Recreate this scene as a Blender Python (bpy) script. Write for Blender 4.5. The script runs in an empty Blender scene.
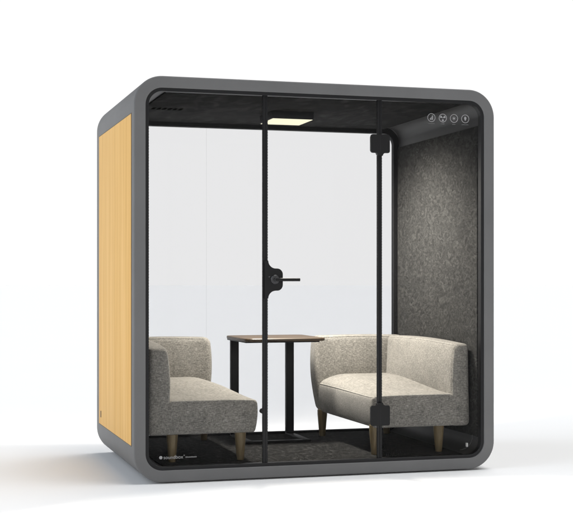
import bpy, bmesh, math, random
from mathutils import Vector, Matrix
random.seed(7)
scn = bpy.context.scene
col = scn.collection
PI = math.pi

# ------------------------------------------------------------------ helpers
def link(o, parent=None):
    col.objects.link(o)
    if parent is not None:
        o.parent = parent
    return o

def mesh_obj(name, verts, faces, mat, parent=None, sharp=35, mats=None, fmat=None):
    me = bpy.data.meshes.new(name)
    me.from_pydata([tuple(v) for v in verts], [], faces)
    for m in (mats or [mat]):
        me.materials.append(m)
    if fmat:
        me.polygons.foreach_set('material_index', fmat)
    bm = bmesh.new(); bm.from_mesh(me)
    bmesh.ops.remove_doubles(bm, verts=bm.verts, dist=1e-6)
    bmesh.ops.recalc_face_normals(bm, faces=bm.faces)
    bm.to_mesh(me); bm.free()
    me.polygons.foreach_set('use_smooth', [True] * len(me.polygons))
    me.set_sharp_from_angle(angle=math.radians(sharp))
    return link(bpy.data.objects.new(name, me), parent)

class MB:
    """collects shapes for ONE mesh"""
    def __init__(s): s.v = []; s.f = []
    def add(s, v, f):
        o = len(s.v); s.v += [tuple(p) for p in v]; s.f += [tuple(i + o for i in q) for q in f]
        return s
    def box(s, x0, x1, y0, y1, z0, z1, r=0.0, seg=3):
        return s.add(*rbox(x0, x1, y0, y1, z0, z1, r, seg))
    def build(s, name, mat, parent=None, sharp=35):
        return mesh_obj(name, s.v, s.f, mat, parent, sharp)

def rbox(x0, x1, y0, y1, z0, z1, r=0.0, seg=3, grid=(1, 1, 1), fn=None):
    """box with rounded edges; grid = extra divisions of each flat span; fn deforms"""
    def axis(a, b, g):
        if r <= 0: return [a + (b - a) * i / g for i in range(g + 1)]
        t = [a + r * (1 - math.cos(PI / 2 * i / seg)) * 1.0 for i in range(seg + 1)]
        m = [a + r + (b - a - 2 * r) * i / g for i in range(1, g)]
        return t + m + [a + b - q for q in reversed(t)]
    X, Y, Z = axis(x0, x1, grid[0]), axis(y0, y1, grid[1]), axis(z0, z1, grid[2])
    vid, V, F = {}, [], []
    def vert(i, j, k):
        key = (i, j, k)
        if key not in vid:
            p = Vector((X[i], Y[j], Z[k]))
            if r > 0:
                c = Vector((min(max(p.x, x0 + r), x1 - r), min(max(p.y, y0 + r), y1 - r), min(max(p.z, z0 + r), z1 - r)))
                d = p - c
                if d.length > 1e-9: p = c + d.normalized() * r
            if fn: p = Vector(fn(p.x, p.y, p.z))
            vid[key] = len(V); V.append(p)
        return vid[key]
    nx, ny, nz = len(X) - 1, len(Y) - 1, len(Z) - 1
    for i in range(nx):
        for j in range(ny):
            for k in (0, nz):
                q = [vert(i, j, k), vert(i + 1, j, k), vert(i + 1, j + 1, k), vert(i, j + 1, k)]
                F.append(q if k else q[::-1])
    for i in range(nx):
        for k in range(nz):
            for j in (0, ny):
                q = [vert(i, j, k), vert(i + 1, j, k), vert(i + 1, j, k + 1), vert(i, j, k + 1)]
                F.append(q[::-1] if j else q)
    for j in range(ny):
        for k in range(nz):
            for i in (0, nx):
                q = [vert(i, j, k), vert(i, j + 1, k), vert(i, j + 1, k + 1), vert(i, j, k + 1)]
                F.append(q if i else q[::-1])
    return V, F

def rrect(hw, z0, z1, R, n=14):
    """rounded rectangle loop in x-z"""
    pts = []
    for cx, cz, a0 in ((hw - R, z1 - R, 0), (-hw + R, z1 - R, 90), (-hw + R, z0 + R, 180), (hw - R, z0 + R, 270)):
        for i in range(n + 1):
            a = math.radians(a0 + 90 * i / n)
            pts.append((cx + R * math.cos(a), cz + R * math.sin(a)))
    return pts

def ring(name, prof, hw, z0, z1, R, mat, parent, n=14, sharp=35):
    """prof: closed loop of (inset d, y) swept round a rounded rectangle"""
    loops = []
    for d, y in prof:
        loops.append([(x, y, z) for x, z in rrect(hw - d, z0 + d, z1 - d, max(R - d, 0.004), n)])
    m = len(loops[0]); V = [p for l in loops for p in l]; F = []
    for a in range(len(loops)):
        b = (a + 1) % len(loops)
        for i in range(m):
            j = (i + 1) % m
            F.append((a * m + i, a * m + j, b * m + j, b * m + i))
    return mesh_obj(name, V, F, mat, parent, sharp)

def plate(mb, outline, y0, y1):
    """extrude an x-z outline between two y"""
    n = len(outline)
    V = [(x, y0, z) for x, z in outline] + [(x, y1, z) for x, z in outline]
    F = [tuple(range(n)), tuple(range(2 * n - 1, n - 1, -1))]
    F += [(i, (i + 1) % n, n + (i + 1) % n, n + i) for i in range(n)]
    return mb.add(V, F)

def tube(mb, pts, r, n=10, close=False):
    pts = [Vector(p) for p in pts]; m = len(pts)
    V, F = [], []
    for i, p in enumerate(pts):
        a = pts[(i - 1) % m] if (close or i) else p
        b = pts[(i + 1) % m] if (close or i < m - 1) else p
        t = (b - a).normalized()
        u = t.cross(Vector((0, 0, 1)))
        if u.length < 1e-3: u = t.cross(Vector((0, 1, 0)))
        u.normalize(); w = t.cross(u)
        for k in range(n):
            q = 2 * PI * k / n
            V.append(p + (u * math.cos(q) + w * math.sin(q)) * r)
    for i in range(m if close else m - 1):
        j = (i + 1) % m
        for k in range(n):
            l = (k + 1) % n
            F.append((i * n + k, i * n + l, j * n + l, j * n + k))
    if not close:
        F.append(tuple(range(n))[::-1]); F.append(tuple((m - 1) * n + k for k in range(n)))
    return mb.add(V, F)

def lathe(mb, c, prof, axis='z', n=24):
    """prof: (radius, height)"""
    V, F = [], []
    for r, h in prof:
        for k in range(n):
            a = 2 * PI * k / n
            if axis == 'z': V.append((c[0] + r * math.cos(a), c[1] + r * math.sin(a), c[2] + h))
            else: V.append((c[0] + r * math.cos(a), c[1] + h, c[2] + r * math.sin(a)))
    for i in range(len(prof) - 1):
        for k in range(n):
            l = (k + 1) % n
            F.append((i * n + k, i * n + l, (i + 1) * n + l, (i + 1) * n + k))
    F.append(tuple(range(n))[::-1]); F.append(tuple((len(prof) - 1) * n + k for k in range(n)))
    return mb.add(V, F)

def thing(name, label, cat, loc=(0, 0, 0), group=None):
    o = bpy.data.objects.new(name, None); link(o)
    o.empty_display_size = 0.1
    o.location = loc; o['label'] = label; o['category'] = cat
    if group: o['group'] = group
    return o

# ------------------------------------------------------------------ materials
def new_mat(name):
    m = bpy.data.materials.new(name); m.use_nodes = True
    nt = m.node_tree; nt.nodes.clear()
    out = nt.nodes.new('ShaderNodeOutputMaterial')
    return m, nt, out

def N(nt, kind, **kw):
    n = nt.nodes.new(kind)
    for k, v in kw.items():
        if k in n.inputs: n.inputs[k].default_value = v
        else: setattr(n, k, v)
    return n

def ramp(nt, src, stops):
    r = nt.nodes.new('ShaderNodeValToRGB')
    e = r.color_ramp.elements
    while len(e) < len(stops): e.new(0.5)
    for q, (p, c) in zip(e, stops):
        q.position = p; q.color = (*c, 1) if len(c) == 3 else c
    nt.links.new(src, r.inputs['Fac'])
    return r.outputs['Color']

def coords(nt, scale=(1, 1, 1), rot=(0, 0, 0)):
    t = nt.nodes.new('ShaderNodeTexCoord'); mp = nt.nodes.new('ShaderNodeMapping')
    mp.inputs['Scale'].default_value = scale; mp.inputs['Rotation'].default_value = rot
    nt.links.new(t.outputs['Object'], mp.inputs['Vector'])
    return mp.outputs['Vector']

def noise(nt, vec, scale, detail=4, rough=0.55, dist=0.0):
    n = N(nt, 'ShaderNodeTexNoise', Scale=scale, Detail=detail, Roughness=rough, Distortion=dist)
    nt.links.new(vec, n.inputs['Vector'])
    return n.outputs['Fac']

def bsdf(nt, out, rough=0.5, spec=0.5, metal=0.0):
    b = nt.nodes.new('ShaderNodeBsdfPrincipled')
    b.inputs['Roughness'].default_value = rough
    b.inputs['Specular IOR Level'].default_value = spec
    b.inputs['Metallic'].default_value = metal
    nt.links.new(b.outputs[0], out.inputs['Surface'])
    return b

def bump(nt, b, h, strength, dist):
    n = N(nt, 'ShaderNodeBump', Strength=strength, Distance=dist)
    nt.links.new(h, n.inputs['Height']); nt.links.new(n.outputs[0], b.inputs['Normal'])

def mix(nt, fac, a, b_, mode='MIX'):
    m = nt.nodes.new('ShaderNodeMix'); m.data_type = 'RGBA'; m.blend_type = mode
    for s, v in (('Factor', fac), ('A', a), ('B', b_)):
        i = [q for q in m.inputs if q.name == s and (q.type == ('VALUE' if s == 'Factor' else 'RGBA'))][0]
        if hasattr(v, 'is_linked'): nt.links.new(v, i)
        else: i.default_value = v if s == 'Factor' else (*v, 1)
    return [q for q in m.outputs if q.type == 'RGBA'][0]

def paint(name, c, rough=0.45, spec=0.4, var=0.10, fine=900, bs=0.04):
    m, nt, out = new_mat(name); b = bsdf(nt, out, rough, spec)
    v = coords(nt)
    lo = tuple(q * (1 - var) for q in c); hi = tuple(q * (1 + var) for q in c)
    cc = ramp(nt, noise(nt, v, 3.0, 5), [(0.3, lo), (0.7, hi)])
    nt.links.new(cc, b.inputs['Base Color'])
    bump(nt, b, noise(nt, v, fine, 2), bs, 0.002)
    return m

M = {}
M['shell'] = paint('grey_powder_coat', (0.153, 0.153, 0.154), 0.55, 0.3, 0.06)
M['lining'] = paint('dark_grey_plastic', (0.050, 0.050, 0.051), 0.5, 0.3, 0.08)
M['black'] = paint('black_trim', (0.011, 0.011, 0.012), 0.5, 0.25, 0.10)
M['hardware'] = paint('black_anodised_metal', (0.006, 0.006, 0.0065), 0.42, 0.25, 0.10)
M['gloss'] = paint('polished_dark_metal', (0.02, 0.02, 0.022), 0.22, 0.6, 0.05)
M['leg'] = paint('black_table_steel', (0.008, 0.008, 0.009), 0.5, 0.25, 0.08)
M['print'] = paint('pale_print', (0.33, 0.33, 0.33), 0.6, 0.2, 0.03)
M['dimprint'] = paint('dim_print', (0.20, 0.20, 0.20), 0.6, 0.2, 0.03)
M['white'] = paint('white_plastic', (0.75, 0.75, 0.74), 0.4, 0.3, 0.03)
M['dot'] = paint('grey_glass_print', (0.05, 0.05, 0.05), 0.6, 0.1, 0.04)
M['seam'] = paint('cove_line', (0.075, 0.075, 0.075), 0.6, 0.2, 0.05)
M['void'] = paint('dark_slot', (0.002, 0.002, 0.002), 0.9, 0.0, 0.05)
M['port'] = paint('brown_port', (0.09, 0.05, 0.025), 0.5, 0.3, 0.05)
M['gasket'] = paint('dark_brown_edge', (0.12, 0.085, 0.05), 0.6, 0.2, 0.06)

def mat_wood_panel():
    m, nt, out = new_mat('pale_oak_veneer'); b = bsdf(nt, out, 0.65, 0.06)
    v = coords(nt, (9, 9, 0.35))
    wide = noise(nt, v, 1.6, 3, 0.5)
    v2 = coords(nt, (55, 55, 1.1))
    fine = noise(nt, v2, 1.5, 6, 0.62, 0.5)
    a = ramp(nt, wide, [(0.30, (0.76, 0.455, 0.16)), (0.5, (0.815, 0.51, 0.193)), (0.72, (0.86, 0.56, 0.235))])
    f = ramp(nt, fine, [(0.32, (0.83, 0.80, 0.74)), (0.62, (1.0, 1.0, 1.0))])
    nt.links.new(mix(nt, 0.55, a, f, 'MULTIPLY'), b.inputs['Base Color'])
    bump(nt, b, fine, 0.08, 0.001)
    return m
M['oak'] = mat_wood_panel()

def mat_table_wood():
    m, nt, out = new_mat('dark_walnut'); b = bsdf(nt, out, 0.42, 0.35)
    v = coords(nt, (1.2, 22, 22))
    n = noise(nt, v, 2.2, 6, 0.6, 0.6)
    c = ramp(nt, n, [(0.28, (0.026, 0.017, 0.010)), (0.5, (0.064, 0.043, 0.026)), (0.72, (0.110, 0.077, 0.047))])
    nt.links.new(c, b.inputs['Base Color']); bump(nt, b, n, 0.1, 0.001)
    return m
M['walnut'] = mat_table_wood()

def mat_leg_wood():
    m, nt, out = new_mat('stained_ash'); b = bsdf(nt, out, 0.45, 0.35)
    n = noise(nt, coords(nt, (40, 40, 3)), 1.5, 5, 0.6, 0.4)
    c = ramp(nt, n, [(0.3, (0.13, 0.095, 0.048)), (0.7, (0.25, 0.19, 0.10))])
    nt.links.new(c, b.inputs['Base Color'])
    return m
M['ash'] = mat_leg_wood()

def mat_fabric(name, lo, mid, hi):
    m, nt, out = new_mat(name); b = bsdf(nt, out, 0.95, 0.1)
    b.inputs['Sheen Weight'].default_value = 0.15
    # slubby weave: threads stretched along the three axes
    h = noise(nt, coords(nt, (62, 62, 300)), 1.0, 3, 0.6)
    w = noise(nt, coords(nt, (300, 300, 62)), 1.0, 3, 0.6)
    w2 = noise(nt, coords(nt, (62, 300, 200)), 1.0, 3, 0.6)
    a1 = nt.nodes.new('ShaderNodeMath'); a1.operation = 'ADD'; nt.links.new(h, a1.inputs[0]); nt.links.new(w, a1.inputs[1])
    a2 = nt.nodes.new('ShaderNodeMath'); a2.operation = 'ADD'; nt.links.new(a1.outputs[0], a2.inputs[0]); nt.links.new(w2, a2.inputs[1])
    a3 = nt.nodes.new('ShaderNodeMath'); a3.operation = 'DIVIDE'; nt.links.new(a2.outputs[0], a3.inputs[0]); a3.inputs[1].default_value = 3.0
    c = ramp(nt, a3.outputs[0], [(0.36, lo), (0.5, mid), (0.63, hi)])
    big = ramp(nt, noise(nt, coords(nt), 9, 4), [(0.3, (0.86, 0.86, 0.86)), (0.7, (1.06, 1.05, 1.04))])
    nt.links.new(mix(nt, 1.0, c, big, 'MULTIPLY'), b.inputs['Base Color'])
    bump(nt, b, a3.outputs[0], 0.55, 0.004)
    return m
M['fabric'] = mat_fabric('oatmeal_tweed', (0.115, 0.111, 0.102), (0.255, 0.245, 0.223), (0.45, 0.434, 0.395))
M['piping'] = mat_fabric('tweed_piping', (0.17, 0.165, 0.15), (0.34, 0.33, 0.30), (0.52, 0.50, 0.46))

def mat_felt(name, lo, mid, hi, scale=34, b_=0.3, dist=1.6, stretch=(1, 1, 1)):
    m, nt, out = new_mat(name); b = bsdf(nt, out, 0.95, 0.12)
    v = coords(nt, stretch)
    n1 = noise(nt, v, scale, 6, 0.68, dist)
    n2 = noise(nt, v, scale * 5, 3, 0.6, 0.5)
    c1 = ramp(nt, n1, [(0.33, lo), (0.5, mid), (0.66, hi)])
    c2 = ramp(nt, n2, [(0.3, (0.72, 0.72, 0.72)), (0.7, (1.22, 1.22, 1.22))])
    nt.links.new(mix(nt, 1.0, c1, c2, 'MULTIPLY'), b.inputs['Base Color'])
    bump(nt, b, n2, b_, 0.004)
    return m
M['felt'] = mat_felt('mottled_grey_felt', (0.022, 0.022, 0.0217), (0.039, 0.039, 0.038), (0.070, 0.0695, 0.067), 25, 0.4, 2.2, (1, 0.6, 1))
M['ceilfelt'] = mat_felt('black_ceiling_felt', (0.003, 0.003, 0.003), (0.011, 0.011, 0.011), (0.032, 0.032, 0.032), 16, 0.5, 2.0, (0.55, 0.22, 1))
M['carpet'] = mat_felt('charcoal_carpet', (0.003, 0.003, 0.003), (0.010, 0.010, 0.0098), (0.042, 0.042, 0.041), 46, 0.9, 0.8, (1, 0.4, 1))

def mat_glass():
    m, nt, out = new_mat('clear_glass')
    t = N(nt, 'ShaderNodeBsdfTransparent'); t.inputs['Color'].default_value = (0.942, 0.942, 0.944, 1)
    g = N(nt, 'ShaderNodeBsdfGlossy'); g.inputs['Roughness'].default_value = 0.02
    lw = N(nt, 'ShaderNodeFresnel', IOR=1.12)
    mx = N(nt, 'ShaderNodeMixShader')
    nt.links.new(lw.outputs[0], mx.inputs[0]); nt.links.new(t.outputs[0], mx.inputs[1]); nt.links.new(g.outputs[0], mx.inputs[2])
    nt.links.new(mx.outputs[0], out.inputs['Surface'])
    return m
M['glass'] = mat_glass()

def mat_emit(name, c, s):
    m, nt, out = new_mat(name)
    e = N(nt, 'ShaderNodeEmission', Strength=s); 
    v = coords(nt)
    cc = ramp(nt, noise(nt, v, 2.0, 2), [(0.3, tuple(q * 0.98 for q in c)), (0.7, c)])
    nt.links.new(cc, e.inputs['Color']); nt.links.new(e.outputs[0], out.inputs['Surface'])
    return m
M['glow'] = mat_emit('warm_diffuser', (1.0, 0.95, 0.70), 1.18)

def mat_ground():
    m, nt, out = new_mat('white_studio_floor'); b = bsdf(nt, out, 0.8, 0.0)
    c = ramp(nt, noise(nt, coords(nt), 0.8, 4), [(0.3, (0.946, 0.945, 0.941)), (0.7, (0.952, 0.951, 0.947))])
    nt.links.new(c, b.inputs['Base Color'])
    return m
M['ground'] = mat_ground()

# ------------------------------------------------------------------ ground
FZ = -0.008
g = MB(); 
n = 64
V = [(0, 0.7, FZ)]; F = []
for R_ in (4, 20, 100, 400):
    for k in range(n):
        V.append((R_ * math.cos(2 * PI * k / n), 0.7 + R_ * math.sin(2 * PI * k / n), FZ))
for k in range(n):
    F.append((0, 1 + k, 1 + (k + 1) % n))
    for r_ in range(3):
        a, b_ = 1 + r_ * n, 1 + (r_ + 1) * n
        F.append((a + k, b_ + k, b_ + (k + 1) % n, a + (k + 1) % n))
gr = mesh_obj('ground', V, F, M['ground'])
gr['kind'] = 'structure'

# ------------------------------------------------------------------ the pod
HW, H, D, T = 1.107, 2.30, 1.459, 0.067
RO = 0.165
pod = thing('office_pod', 'grey framed glass meeting pod with a pale wood side panel, standing on a white floor', 'office pod', (0, 0, 0))

def arc(cx, cy, r, a0, a1, n=4):
    return [(cx + r * math.cos(math.radians(a0 + (a1 - a0) * i / n)), cy + r * math.sin(math.radians(a0 + (a1 - a0) * i / n))) for i in range(n + 1)]
b = 0.010
prof = arc(b, D - b, b, 180, 90) [::1]
prof = [(b - b * math.cos(t), D - b + b * math.sin(t)) for t in [PI / 2 * i / 4 for i in range(5)]]       # outer back edge
prof += [(T - 0.003, D), (T, D - 0.003)]
prof += [(T, 0.003), (T - 0.003, 0.0)]
prof += [(b - b * math.sin(t), b - b * math.cos(t)) for t in [PI / 2 * i / 4 for i in range(5)]]           # outer front edge
ring('shell', prof, HW, 0, H, RO, M['shell'], pod, 18)

# dark inner lining (smooth coved corners)
LH, LZ0, LZ1, LR = HW - T - 0.001, T + 0.001, H - T - 0.001, 0.0985
ring('lining', [(0, 0.052), (0.010, 0.052), (0.010, 1.398), (0, 1.398)], LH, LZ0, LZ1, LR, M['lining'], pod, 14)
# black rims that hold the glass, front and rear
ring('front_rim', [(0.0, 0.006), (0.016, 0.006), (0.018, 0.008), (0.018, 0.048), (0.0, 0.048)], LH, LZ0, LZ1, LR, M['black'], pod, 14)
ring('rear_rim', [(0.0, 1.401), (0.045, 1.401), (0.047, 1.404), (0.047, 1.445), (0.0, 1.445)], LH, LZ0 - 0.017, LZ1, LR + 0.03, M['black'], pod, 14)

# side panels: wood on the left, unseen dark one on the right; gasket behind
for s in (-1, 1):
    def flat(mb, y0, y1, z0, z1, t0, t1, r):
        X = sorted((s * (HW - t0), s * (HW + t1)))
        mb.box(X[0], X[1], y0, y1, z0, z1, r, 2)
    k = MB(); flat(k, 0.0785, 1.3395, 0.199, 2.094, 0.02, 0.0015, 0)
    sp = k.build('side_panel', M['gasket'], pod)
    k = MB(); flat(k, 0.0835, 1.3345, 0.204, 2.089, 0.02, 0.0035, 0.0012)
    k.build('panel_face', M['oak'] if s < 0 else M['lining'], sp)  # unseen right face made dark to cut light bounced onto the floor
    if s < 0:
        k = MB(); flat(k, 1.232, 1.256, 0.250, 0.292, -0.003, 0.0055, 0.001)
        pt = k.build('cable_port', M['port'], sp)
        pt['label'] = 'small brown cable port low on the wood panel'

# felt wall panels, ceiling felt, carpet
for s in (-1, 1):
    X = sorted((s * (LH - 0.0105), s * (LH - 0.022)))
    k = MB(); k.box(X[0], X[1], 0.058, 1.392, 0.187, 2.088, 0.004, 2)
    k.build('wall_felt', M['felt'], pod)
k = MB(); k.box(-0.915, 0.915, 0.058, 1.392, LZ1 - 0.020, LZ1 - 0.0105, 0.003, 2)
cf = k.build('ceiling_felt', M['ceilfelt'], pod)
CZ = LZ1 - 0.020
for i in range(6):
    k = MB(); x = -0.868 + i * 0.034
    k.box(x, x + 0.021, 0.69, 0.78, CZ - 0.0007, CZ + 0.002)
    k.build('vent_slot', M['void'], cf)
k = MB(); k.box(-0.93, 0.93, 0.058, 1.392, LZ0 + 0.0105, 0.086, 0.003, 2)
k.build('carpet', M['carpet'], pod)
# small white catch low in the right-hand cove
k = MB(); k.box(0.945, 0.956, 0.050, 0.066, 0.128, 0.152, 0.002, 2)
k.build('socket', M['white'], pod)
k = MB(); tube(k, [(0.905 + 0.085 * math.cos(math.radians(a)), 0.062, 0.195 + 0.085 * math.sin(math.radians(a))) for a in range(-88, 10, 7)], 0.0028, 6)
k.build('cove_seam', M['seam'], pod)

# glazing -----------------------------------------------------------
GY0, GY1 = 0.016, 0.028
zA, zB = LZ0 + 0.012, LZ1 - 0.012
gl = LH - 0.012
def pane_outline(x0, x1, rl, rr, n=10):
    o = []
    def c(cx, cz, a0, r):
        if r <= 0: o.append((cx, cz)); return
        for i in range(n + 1):
            a = math.radians(a0 + 90 * i / n); o.append((cx + r * math.cos(a), cz + r * math.sin(a)))
    c(x1 - rr, zB - rr, 0, rr); c(x0 + rl, zB - rl, 90, rl); c(x0 + rl, zA + rl, 180, rl); c(x1 - rr, zA + rr, 270, rr)
    return o
m1a, m1b = -0.3525, -0.3235
m2a, m2b = 0.354, 0.382
PR = LR - 0.012
k = MB(); plate(k, pane_outline(-gl, m1a + 0.004, PR, 0), GY0, GY1); fixed_l = k.build('fixed_pane', M['glass'], pod)
k = MB(); plate(k, pane_outline(m2b - 0.004, gl, 0, PR), GY0, GY1); fixed_r = k.build('fixed_pane', M['glass'], pod)
k = MB(); plate(k, [(m2a + 0.004, zB), (m1b - 0.004, zB), (m1b - 0.004, zA), (m2a + 0.004, zA)], GY0, GY1)
door = k.build('glass_door', M['glass'], pod)
# black edge strips either side of each joint
def strip(x0, x1, parent):
    q = MB(); q.box(x0, x1, GY0 - 0.003, GY1 + 0.003, zA + 0.004, zB - 0.004, 0.001, 1)
    return q.build('edge_strip', M['black'], parent)
mid1, mid2 = (m1a + m1b) / 2, (m2a + m2b) / 2
strip(m1a, mid1 - 0.0012, fixed_l); strip(mid1 + 0.0012, m1b, door)
strip(m2a, mid2 - 0.0012, door); strip(mid2 + 0.0012, m2b, fixed_r)
for a, p in ((mid1, door), (mid2, fixed_r)):   # soft seal in the joint
    q = MB(); q.box(a - 0.0012, a + 0.0012, GY0 + 0.001, GY1 - 0.001, zA + 0.001, zB - 0.001); q.build('seal', M['gloss'], p)
# printed dot border next to the black strips (ceramic frit dots)
def dots(x, parent, sgn):
    q = MB(); z = zA + 0.02
    while z < zB - 0.02:
        xx = sorted((x, x + sgn * 0.0019))
        q.add([(xx[0], GY0 - 0.0006, z), (xx[1], GY0 - 0.0006, z), (xx[1], GY0 - 0.0006, z + 0.006), (xx[0], GY0 - 0.0006, z + 0.006)], [(0, 1, 2, 3)])
        z += 0.0165
    o = q.build('dot_border', M['dot'], parent)
dots(m1a, fixed_l, -1); dots(m1b, door, 1); dots(m2a, door, -1); dots(m2b, fixed_r, 1); dots(-LH + 0.0185, fixed_l, 1)

# rear glazing: two panes with a thin clear joint
RH = LH - 0.040
rz0, rz1 = LZ0 + 0.023, LZ1 - 0.040
rr_ = LR + 0.03 - 0.040
jx = -0.363
def rear_pane(x0, x1, rl, rr):
    o = []
    for cx, cz, a0, r in ((x1 - rr, rz1 - rr, 0, rr), (x0 + rl, rz1 - rl, 90, rl), (x0 + rl, rz0 + rl, 180, rl), (x1 - rr, rz0 + rr, 270, rr)):
        if r <= 0: o.append((cx, cz)); continue
        for i in range(11):
            a = math.radians(a0 + 9 * i); o.append((cx + r * math.cos(a), cz + r * math.sin(a)))
    q = MB(); plate(q, o, 1.416, 1.426); return q.build('rear_pane', M['glass'], pod)
rear_pane(-RH, jx - 0.0015, rr_, 0); rear_pane(jx + 0.0015, RH, 0, rr_)

# hinges: square patch with flared ears running into the strip ------
def patch_outline(x0, x1, z0, z1, sx0, sx1, f, r, up, down):
    """patch plate; f = fillet radius onto the strip, r = own corner radius"""
    o = []
    def cor(cx, cz, a0, a1, rad, n=6):
        for i in range(n + 1):
            a = math.radians(a0 + (a1 - a0) * i / n); o.append((cx + rad * math.cos(a), cz + rad * math.sin(a)))
    # start right side going up (counter-clockwise)
    cor(x1 - r, z0 + r, -90, 0, r); cor(x1 - r, z1 - r, 0, 90, r)
    if up: cor(sx1 + f, z1 + f, 270, 180, f); cor(sx0 - f, z1 + f, 0, -90, f)
    cor(x0 + r, z1 - r, 90, 180, r); cor(x0 + r, z0 + r, 180, 270, r)
    if down: cor(sx0 - f, z0 - f, 90, 0, f); cor(sx1 + f, z0 - f, 180, 90, f)
    return o
for z0, z1, up, down in ((1.900, 2.010, False, True), (0.280, 0.400, True, False)):
    c = mid2
    q = MB(); plate(q, patch_outline(c - 0.060, c + 0.060, z0, z1, m2a - 0.002, m2b + 0.002, 0.016, 0.013, up, down), GY0 - 0.016, GY0 - 0.004)
    hg = q.build('hinge', M['hardware'], door)
    q = MB(); plate(q, patch_outline(c - 0.052, c + 0.058, z0 + 0.006, z1 - 0.003, m2a, m2b, 0.014, 0.013, up, down), GY1 + 0.004, GY1 + 0.012)
    q.build('hinge_plate', M['hardware'], hg)
    q = MB(); lathe(q, (c, GY0 - 0.010, z0 + 0.004), [(0.0055, 0), (0.0065, 0.003), (0.0065, z1 - z0 - 0.011), (0.0055, z1 - z0 - 0.008)], 'z', 16)
    q.build('hinge_pin', M['black'], hg)

# lock patch and lever -----------------------------------------------
lo, hi, lx = 1.083, 1.212, -0.236
def half_patch():
    o = []
    def cor(cx, cz, a0, a1, rad, n=8):
        for i in range(n + 1):
            a = math.radians(a0 + (a1 - a0) * i / n); o.append((cx + rad * math.cos(a), cz + rad * math.sin(a)))
    f, r = 0.045, 0.034
    o.append((m1a + 0.006, lo - f)); o.append((m1b, lo - f))
    cor(m1b + f, lo - f, 180, 90, f); cor(lx - r, lo + r, -90, 0, r); cor(lx - r, hi - r, 0, 90, r); cor(m1b + f, hi + f, 270, 180, f)
    o.append((m1a + 0.006, hi + f))
    return o
q = MB(); plate(q, half_patch(), GY0 - 0.017, GY0 - 0.004); lock = q.build('lock', M['hardware'], door)
q = MB(); plate(q, half_patch(), GY1 + 0.004, GY1 + 0.017); q.build('lock_plate', M['hardware'], lock)
q = MB(); lathe(q, (-0.283, GY0 - 0.017, 1.148), [(0.027, 0.0), (0.027, -0.006), (0.024, -0.009), (0.012, -0.010), (0.012, -0.034)], 'y', 28)
q.build('rose', M['gloss'], lock)
q = MB()
tube(q, [(-0.287, -0.030, 1.147), (-0.270, -0.035, 1.147), (-0.245, -0.036, 1.147), (-0.143, -0.034, 1.147)], 0.0095, 14)
q.build('lever_handle', M['hardware'], lock)
q = MB(); lathe(q, (-0.283, GY1 + 0.017, 1.148), [(0.012, 0.034), (0.012, 0.010), (0.024, 0.009), (0.027, 0.006), (0.027, 0.0)], 'y', 28)
tube(q, [(-0.287, 0.075, 1.147), (-0.270, 0.080, 1.147), (-0.143, 0.079, 1.147)], 0.0095, 14)
q.build('inner_lever', M['hardware'], lock)
q = MB(); lathe(q, (-0.318, GY0 - 0.017, 1.165), [(0.006, 0.0), (0.006, -0.002), (0.004, -0.003)], 'y', 14); q.build('screw', M['gloss'], lock)
# little stop clip low on the fixed pane
q = MB(); plate(q, [(m1a + 0.002, 0.402)] + [(m1a + 0.002 - 0.017 * math.cos(math.radians(t)), 0.386 + 0.015 * math.sin(math.radians(t))) for t in range(80, -81, -16)] + [(m1a + 0.002, 0.370)], GY0 - 0.008, GY1 + 0.008)
q.build('stop_clip', M['hardware'], fixed_l)

# printed symbols, top right ------------------------------------------
PY = GY0 - 0.0012
def disc_ring(mb, cx, cz, r0, r1, n=36):
    V, F = [], []
    for k_ in range(n):
        a = 2 * PI * k_ / n
        V += [(cx + r0 * math.cos(a), PY, cz + r0 * math.sin(a)), (cx + r1 * math.cos(a), PY, cz + r1 * math.sin(a))]
    for k_ in range(n):
        j = (k_ + 1) % n
        F.append((2 * k_, 2 * k_ + 1, 2 * j + 1, 2 * j))
    mb.add(V, F)
def poly(mb, pts): mb.add([(x, PY, z) for x, z in pts], [tuple(range(len(pts)))])
def disc(mb, cx, cz, r, n=20): poly(mb, [(cx + r * math.cos(2 * PI * i / n), cz + r * math.sin(2 * PI * i / n)) for i in range(n)])
def smalltext(mb, cx, cz, w, h, n):
    """tiny unreadable caption"""
    x = cx - w / 2; st = w / n
    for i in range(n):
        ww = st * random.uniform(0.62, 0.8); hh = h * random.choice((0.8, 1, 1))
        poly(mb, [(x, cz), (x + ww * 0.3, cz), (x + ww * 0.3, cz + hh), (x, cz + hh)])
        poly(mb, [(x + ww * 0.3, cz + hh * 0.35), (x + ww, cz + hh * 0.35), (x + ww, cz + hh * 0.7), (x + ww * 0.3, cz + hh * 0.7)])
        x += st
zi = 2.123
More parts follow.
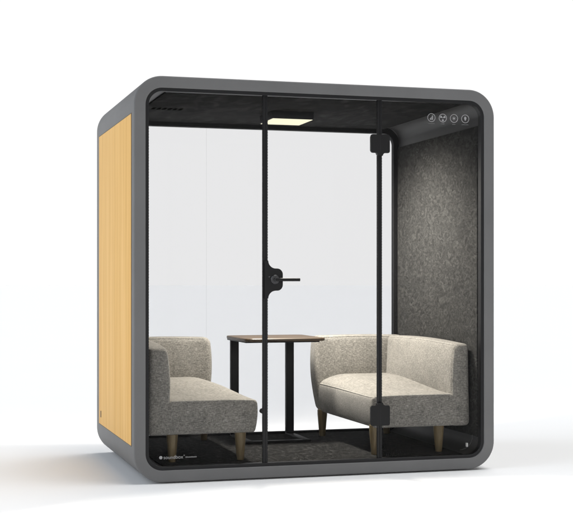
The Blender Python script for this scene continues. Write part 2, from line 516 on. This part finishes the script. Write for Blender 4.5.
for i, (cx, tw, tn) in enumerate(((0.700, 0.046, 9), (0.774, 0.026, 3), (0.847, 0.022, 3), (0.921, 0.048, 8))):
    q = MB(); disc_ring(q, cx, zi, 0.0224, 0.0258)
    if i == 0:      # sound bars with a step
        for j, (dx, h0) in enumerate(((-0.010, 0.010), (-0.004, 0.016), (0.003, 0.026))):
            poly(q, [(cx + dx, zi - 0.013), (cx + dx + 0.0045, zi - 0.013), (cx + dx + 0.0045, zi - 0.013 + h0), (cx + dx, zi - 0.013 + h0)])
        poly(q, [(cx + 0.009, zi - 0.013), (cx + 0.011, zi - 0.013), (cx + 0.011, zi + 0.012), (cx + 0.009, zi + 0.012)])
    elif i == 1:    # fan
        for a0 in (-90, 30, 150):
            pts = [(cx, zi)]
            for t in range(9):
                a = math.radians(a0 - 26 + 52 * t / 8); rr = 0.0165 + 0.0025 * math.sin(PI * t / 8)
                pts.append((cx + rr * math.cos(a), zi + rr * math.sin(a)))
            poly(q, pts)
    elif i == 2:    # little sun
        disc(q, cx, zi, 0.0062)
        for t in range(8):
            a = t * PI / 4; u = Vector((math.cos(a), math.sin(a))); w_ = Vector((-u.y, u.x)) * 0.0011
            pts = [u * 0.0085 + w_, u * 0.0085 - w_, u * 0.0125 - w_, u * 0.0125 + w_]
            poly(q, [(cx + p.x, zi + p.y) for p in pts])
    else:           # bulb / drop
        poly(q, [(cx + 0.0075 * math.cos(math.radians(a)) * (1.0 if math.sin(math.radians(a)) > -0.2 else 0.72), zi + 0.001 + 0.0125 * math.sin(math.radians(a))) for a in range(0, 360, 18)])
    ic = q.build('symbol', M['print'], fixed_r)
    q = MB(); smalltext(q, cx, zi - 0.0385, tw, 0.0065, tn); q.build('caption', M['dimprint'], ic)

# maker's wordmark, bottom left ----------------------------------------
def text_obj(name, s, size, x, z, mat, parent, y=PY):
    cu = bpy.data.curves.new(name, 'FONT'); cu.body = s; cu.size = size
    tmp = bpy.data.objects.new(name, cu); col.objects.link(tmp)
    bpy.context.view_layer.update()
    dg = bpy.context.evaluated_depsgraph_get()
    me = bpy.data.meshes.new_from_object(tmp.evaluated_get(dg))
    bpy.data.objects.remove(tmp)
    me.name = name
    me.transform(Matrix.Translation((x, y, z)) @ Matrix.Rotation(PI / 2, 4, 'X'))
    me.materials.clear(); me.materials.append(mat)
    return link(bpy.data.objects.new(name, me), parent), max(v.co.x for v in me.vertices)
q = MB(); zz = 0.1385
disc(q, -0.951, zz + 0.0005, 0.0105, 6); lg = q.build('logo', M['print'], fixed_l)
w, xe = text_obj('wordmark', 'soundbox', 0.0285, -0.936, zz - 0.0085, M['print'], lg)
q = MB(); disc_ring(q, xe + 0.006, zz + 0.009, 0.0018, 0.0032, 14); smalltext(q, (xe + 0.014 - 0.742) / 2, zz - 0.0065, -0.742 - xe - 0.014, 0.0095, 13)
q.build('tagline', M['print'], lg)

# ceiling light ----------------------------------------------------------
q = MB(); q.box(-0.118, 0.155, 0.640, 0.945, 2.166, CZ + 0.001, 0.003, 2)
lamp = q.build('ceiling_light', M['black'], pod)
q = MB(); q.box(-0.112, 0.149, 0.646, 0.939, 2.1635, 2.1665, 0.001, 1)
q.build('diffuser', M['glow'], lamp)
# low feet under the shell
for x in (-0.85, 0.85):
    for y in (0.15, 1.3):
        q = MB(); lathe(q, (x, y, FZ), [(0.03, 0.0), (0.03, 0.010)], 'z', 20); q.build('foot', M['black'], pod)

# ------------------------------------------------------------------ sofas
FL = 0.086
def make_sofa(name, label, s, seat_edge, arm_end, back_x, inner, x0, extra=0.0):
    """s=+1: back against the right wall.  distances are measured from x=0 outwards along s"""
    t = thing(name, label, 'sofa', (x0, 0.72, FL), group=None)
    def P(x, y, z): return (s * x - x0, y - 0.72, z - FL)
    def part(nm, V, F, mat, parent=t, sharp=50):
        return mesh_obj(nm, [P(*p) for p in V], F, mat, parent, sharp)
    y0, y1 = 0.135, 1.325
    ya = 1.195                           # front face of the arm
    # seat body: boxy sides with a domed top that rises towards the arm
    def sst(a, b_, q):
        q = min(max((q - a) / (b_ - a), 0), 1); return q * q * (3 - 2 * q)
    def seat_fn(x, y, z):
        u = min(max((x - seat_edge) / (inner + 0.02 - seat_edge), 0), 1); v = min(max((y - y0) / (ya + 0.03 - y0), 0), 1)
        k_ = max(0.0, (z - 0.36) / 0.08)
        dome = (0.010 + 0.062 * sst(0.0, 0.75, v)) * (0.25 * sst(-0.02, 0.05, u) + 0.75 * math.sin(PI / 2 * min(1, u / 0.36)))
        zz_ = z + dome * min(k_, 1)
        # soft sides
        bul = 0.007 * math.sin(PI * min(max((z - 0.25) / 0.19, 0), 1))
        xx = x - bul if x < seat_edge + 0.05 else x
        yy = y - bul if y < y0 + 0.05 else y
        xx += 0.012 * (1 - min(max((z - 0.25) / 0.16, 0), 1)) * (1 if x < seat_edge + 0.08 else 0)
        # rounded plan at the rear outer corner
        if y > 1.0 and x < seat_edge + 0.12: xx += 0.0
        return xx, yy, zz_
    V, F = rbox(seat_edge, inner + 0.06, y0, ya + 0.06, 0.250, 0.437, 0.016, 4, (26, 34, 8), seat_fn)
    seat = part('seat', V, F, M['fabric'])
    # piping along the two free top edges
    q_ = MB(); pts = []
    def topz(x, y): return seat_fn(x, y, 0.437)[2]
    for i in range(25): pts.append((inner - 0.006 - (inner - 0.006 - seat_edge - 0.03) * i / 24, y0 + 0.006))
    for i in range(1, 7):
        a = PI / 2 * i / 6; pts.append((seat_edge + 0.006 + 0.024 * (1 - math.sin(a)), y0 + 0.006 + 0.024 * (1 - math.cos(a))))
    for i in range(1, 25): pts.append((seat_edge + 0.006, y0 + 0.03 + (ya - 0.01 - y0 - 0.03) * i / 24))
    tube(q_, [(x, y, topz(x, y) - 0.0050) for x, y in pts], 0.0050, 8)
    part('piping', q_.v, q_.f, M['piping'], seat)
    # backrest along the wall: plump inner face, slightly leaning
    def back_fn(x, y, z):
        h_ = min(max((z - 0.25) / 0.5, 0), 1)
        lean = 0.026 * h_
        v = min(max((y - y0) / (ya - y0), 0), 1)
        w_ = (back_x - x) / (back_x - inner)
        bulge = 0.045 * math.sin(PI * min(1, 0.10 + 0.9 * v)) * max(0, math.sin(PI * min(max((z - 0.38) / 0.42, 0), 1)))
        xx = x + (lean - bulge) * max(0, w_)
        zz_ = z + 0.012 * math.sin(PI * v) * max(0, h_ - 0.6) / 0.4 + 0.012 * v * h_
        xx += 0.010 * (1 - h_) * (1 - max(0, w_)) - 0.045 * v ** 1.5 * max(0, w_)
        return xx, y, zz_
    V, F = rbox(inner, back_x, y0 - 0.006, ya + 0.004, 0.247, 0.752, 0.030, 5, (6, 34, 20), back_fn)
    bk = part('backrest', V, F, M['fabric'])
    # welt following the front end of the backrest
    q_ = MB(); loop = []
    for z in [0.255 + 0.46 * i / 16 for i in range(17)]: loop.append((inner + 0.0092, y0 + 0.0032, z))
    loop = [back_fn(*p) for p in loop]
    tube(q_, [(x, y, z) for x, y, z in loop], 0.0038, 8)
    part('welt', q_.v, q_.f, M['piping'], bk)
    q_ = MB(); rim_ = []
    for i in range(31):
        y = y0 + 0.03 + (ya - 0.03 - y0 - 0.03) * i / 30
        x, yy, z = back_fn(inner + 0.0088, y, 0.752 - 0.0088); rim_.append((x, yy, z))
    tube(q_, rim_, 0.0040, 8)
    part('piping', q_.v, q_.f, M['piping'], bk)
    # arm across the rear, curved free end
    def arm_fn(x, y, z):
        h_ = min(max((z - 0.25) / 0.5, 0), 1)
        u = min(max((x - arm_end) / (back_x - arm_end), 0), 1)
        v = 1 - (y - ya) / (y1 - ya)
        bulge = 0.030 * math.sin(PI * min(1, u * 0.9 + 0.1)) * max(0, math.sin(PI * min(max((z - 0.36) / 0.46, 0), 1)))
        yy = y + (0.020 * h_ - bulge) * max(0, v)
        flare = 0.022 * math.sin(PI * min(1, max(0, h_ * 0.9))) 
        k_ = max(0, 1 - u * 5)
        xx = x - flare * k_ + 0.03 * k_ * (1 - h_) ** 2
        yy -= 0.035 * max(0, 1 - u * 4.5) ** 2 * max(0, v)          # the end wraps forward a little
        return xx, yy, z + 0.006 * math.sin(PI * u) * max(0, h_ - 0.6) / 0.4
    V, F = rbox(arm_end, back_x - 0.004, ya, y1, 0.252, 0.765, 0.036, 5, (34, 6, 20), arm_fn)
    am = part('arm', V, F, M['fabric'])
    q_ = MB()
    tube(q_, [arm_fn(arm_end + 0.04 + (inner - arm_end - 0.04) * i / 24, ya + 0.0105, 0.765 - 0.0105) for i in range(25)], 0.0040, 8)
    part('piping', q_.v, q_.f, M['piping'], am)
    # four tapered legs
    for lx_, ly_ in ((seat_edge + 0.033 + extra, 0.185), (inner - 0.055 + extra * 0.6, 0.205), (seat_edge + 0.025 + extra, 1.19), (inner - 0.02, 1.20)):
        q_ = MB(); lathe(q_, (0, 0, 0), [(0.0195, 0.0), (0.021, 0.004), (0.0335, 0.150), (0.0335, 0.178)], 'z', 24)
        part('leg', [(x + lx_, y + ly_, z + FL) for x, y, z in q_.v], q_.f, M['ash'])
    return t

make_sofa('sofa', 'oatmeal tweed corner sofa on the right, its backrest against the mottled felt wall', 1, 0.366, 0.352, 1.000, 0.882, 0.69)
make_sofa('sofa', 'oatmeal tweed corner sofa on the left, beside the wood clad side wall', -1, 0.352, 0.395, 0.995, 0.868, -0.67, 0.058)

# ------------------------------------------------------------------ table
tb = thing('side_table', 'dark brown wood table on two black flat steel legs between the sofas', 'table', (0.03, 1.08, FL))
def TP(mb): mb.v = [(x - 0.03, y - 1.08, z - FL) for x, y, z in mb.v]; return mb
def slab(hx0, hx1, hy0, hy1, z0, z1, R, c=0.004):
    o = []
    for cx, cy, a0 in ((hx1 - R, hy1 - R, 0), (hx0 + R, hy1 - R, 90), (hx0 + R, hy0 + R, 180), (hx1 - R, hy0 + R, 270)):
        for i in range(9):
            a = math.radians(a0 + 90 * i / 8); o.append((cx, cy, math.cos(a), math.sin(a)))
    n_ = len(o); V = []
    for ins, z in ((c, z0), (0, z0 + c), (0, z1 - c), (c, z1)):
        V += [(cx + (R - ins) * ca, cy + (R - ins) * sa, z) for cx, cy, ca, sa in o]
    F = [tuple(range(n_))[::-1], tuple(3 * n_ + i for i in range(n_))]
    for l in range(3):
        F += [(l * n_ + i, l * n_ + (i + 1) % n_, (l + 1) * n_ + (i + 1) % n_, (l + 1) * n_ + i) for i in range(n_)]
    return V, F
q = MB(); q.add(*slab(-0.246, 0.296, 0.80, 1.375, 0.750, 0.770, 0.055)); TP(q).build('table_top', M['walnut'], tb)
q = MB(); q.box(-0.235, 0.265, 0.86, 1.36, 0.740, 0.7495, 0.002, 1); TP(q).build('under_frame', M['leg'], tb)
for x in (-0.222, 0.168):
    q = MB(); q.box(x, x + 0.056, 1.305, 1.335, 0.1002, 0.7395, 0.002, 2); TP(q).build('leg', M['leg'], tb)
    q = MB(); q.box(x + 0.004, x + 0.052, 0.905, 1.350, FL + 0.001, 0.100, 0.002, 2); TP(q).build('foot', M['leg'], tb)
q = MB(); q.box(-0.172, 0.1715, 0.908, 0.952, FL + 0.001, 0.0985, 0.002, 2); TP(q).build('crossbar', M['leg'], tb)

# ------------------------------------------------------------------ light
# warm downlight from the pod's own lit ceiling lamp
def spot(x, y, power, tx, ty, tz, ang, blend=0.8):
    l = bpy.data.lights.new('lamp_light', 'SPOT'); l.energy = power; l.color = (1.0, 0.945, 0.85)
    l.shadow_soft_size = 0.085; l.spot_size = math.radians(ang); l.spot_blend = blend
    o = bpy.data.objects.new('lamp_light', l); col.objects.link(o)
    o.location = (x, y, 2.075)
    o.rotation_euler = (Vector((tx, ty, tz)) - o.location).to_track_quat('-Z', 'Y').to_euler()
    o.parent = lamp
    return o
for sg in (-1, 1):
    for y in (0.72, 0.86):
        spot(0.013 + sg * 0.07, y, 165 if sg > 0 else 92, 0.013 + sg * 0.84, y - 0.02, 0.60, 128, 1.0)

# studio surround: white horizon, broad overhead softbox biased to the right
w = bpy.data.worlds.new('World'); scn.world = w; w.use_nodes = True
nt = w.node_tree; nt.nodes.clear()
tc = nt.nodes.new('ShaderNodeTexCoord'); sx = nt.nodes.new('ShaderNodeSeparateXYZ')
nt.links.new(tc.outputs['Generated'], sx.inputs[0])
def mth(op, a, b_=None):
    n_ = nt.nodes.new('ShaderNodeMath'); n_.operation = op
    for i, v in enumerate((a, b_)):
        if v is None: continue
        if hasattr(v, 'is_linked'): nt.links.new(v, n_.inputs[i])
        else: n_.inputs[i].default_value = v
    return n_.outputs[0]
def sstep(a, b_, x, lo_=0.0, hi_=1.0):
    n_ = nt.nodes.new('ShaderNodeMapRange'); n_.interpolation_type = 'SMOOTHSTEP'
    for k_, v in (('From Min', a), ('From Max', b_), ('To Min', lo_), ('To Max', hi_)): n_.inputs[k_].default_value = v
    nt.links.new(x, n_.inputs['Value']); return n_.outputs[0]
X, Y, Z = sx.outputs
BASE, SR, SL, SLL, GAIN = 0.0, 5.65, 0.2, 1.62, 1.025
band = sstep(0.26, 0.42, Z, 1.0, BASE)
bx_ = mth('MULTIPLY', sstep(0.25, 0.5, mth('ABSOLUTE', Y), 1.0, 0.0), sstep(0.22, 0.85, mth('ABSOLUTE', X), 1.0, 0.0))
bx_ = mth('MULTIPLY', bx_, sstep(-0.15, 0.15, X, SL, SR))
low = mth('MULTIPLY', sstep(0.25, 0.5, mth('ABSOLUTE', Y), 1.0, 0.0), sstep(-0.66, -0.34, X, SLL, 0.0))
up = mth('GREATER_THAN', Z, 0.0)
bx_ = mth('MULTIPLY', bx_, up); low = mth('MULTIPLY', low, up)
tot = mth('MULTIPLY', mth('ADD', band, bx_), GAIN)
bg = nt.nodes.new('ShaderNodeBackground'); bg.inputs['Color'].default_value = (1, 1, 1, 1)
nt.links.new(tot, bg.inputs['Strength'])
bg2 = nt.nodes.new('ShaderNodeBackground'); bg2.inputs['Color'].default_value = (0.89, 0.985, 1.11, 1)   # added low glow on the left: brightens the wood, cool tint offsets its bounce
nt.links.new(low, bg2.inputs['Strength'])
ad = nt.nodes.new('ShaderNodeAddShader'); nt.links.new(bg.outputs[0], ad.inputs[0]); nt.links.new(bg2.outputs[0], ad.inputs[1])
wo = nt.nodes.new('ShaderNodeOutputWorld'); nt.links.new(ad.outputs[0], wo.inputs['Surface'])
w.cycles.sampling_method = 'AUTOMATIC'

# ------------------------------------------------------------------ camera
cam = bpy.data.cameras.new('camera'); co = bpy.data.objects.new('camera', cam); col.objects.link(co)
cam.sensor_fit = 'HORIZONTAL'; cam.sensor_width = 36.0
cam.lens = 1304.53 / 573 * 36.0
cam.shift_y = (281.88 - 263.0) / 573
co.location = (-2.3532, -7.2705, 1.1343)
co.rotation_euler = (PI / 2, 0, -0.2862)
cam.clip_start = 0.05; cam.clip_end = 2000
scn.camera = co

scn.view_settings.view_transform = 'Standard'; scn.view_settings.look = 'None'
scn.view_settings.exposure = 0; scn.view_settings.gamma = 1
scn.render.engine = 'CYCLES'
scn.cycles.use_denoising = True
scn.cycles.max_bounces = 10; scn.cycles.transparent_max_bounces = 16
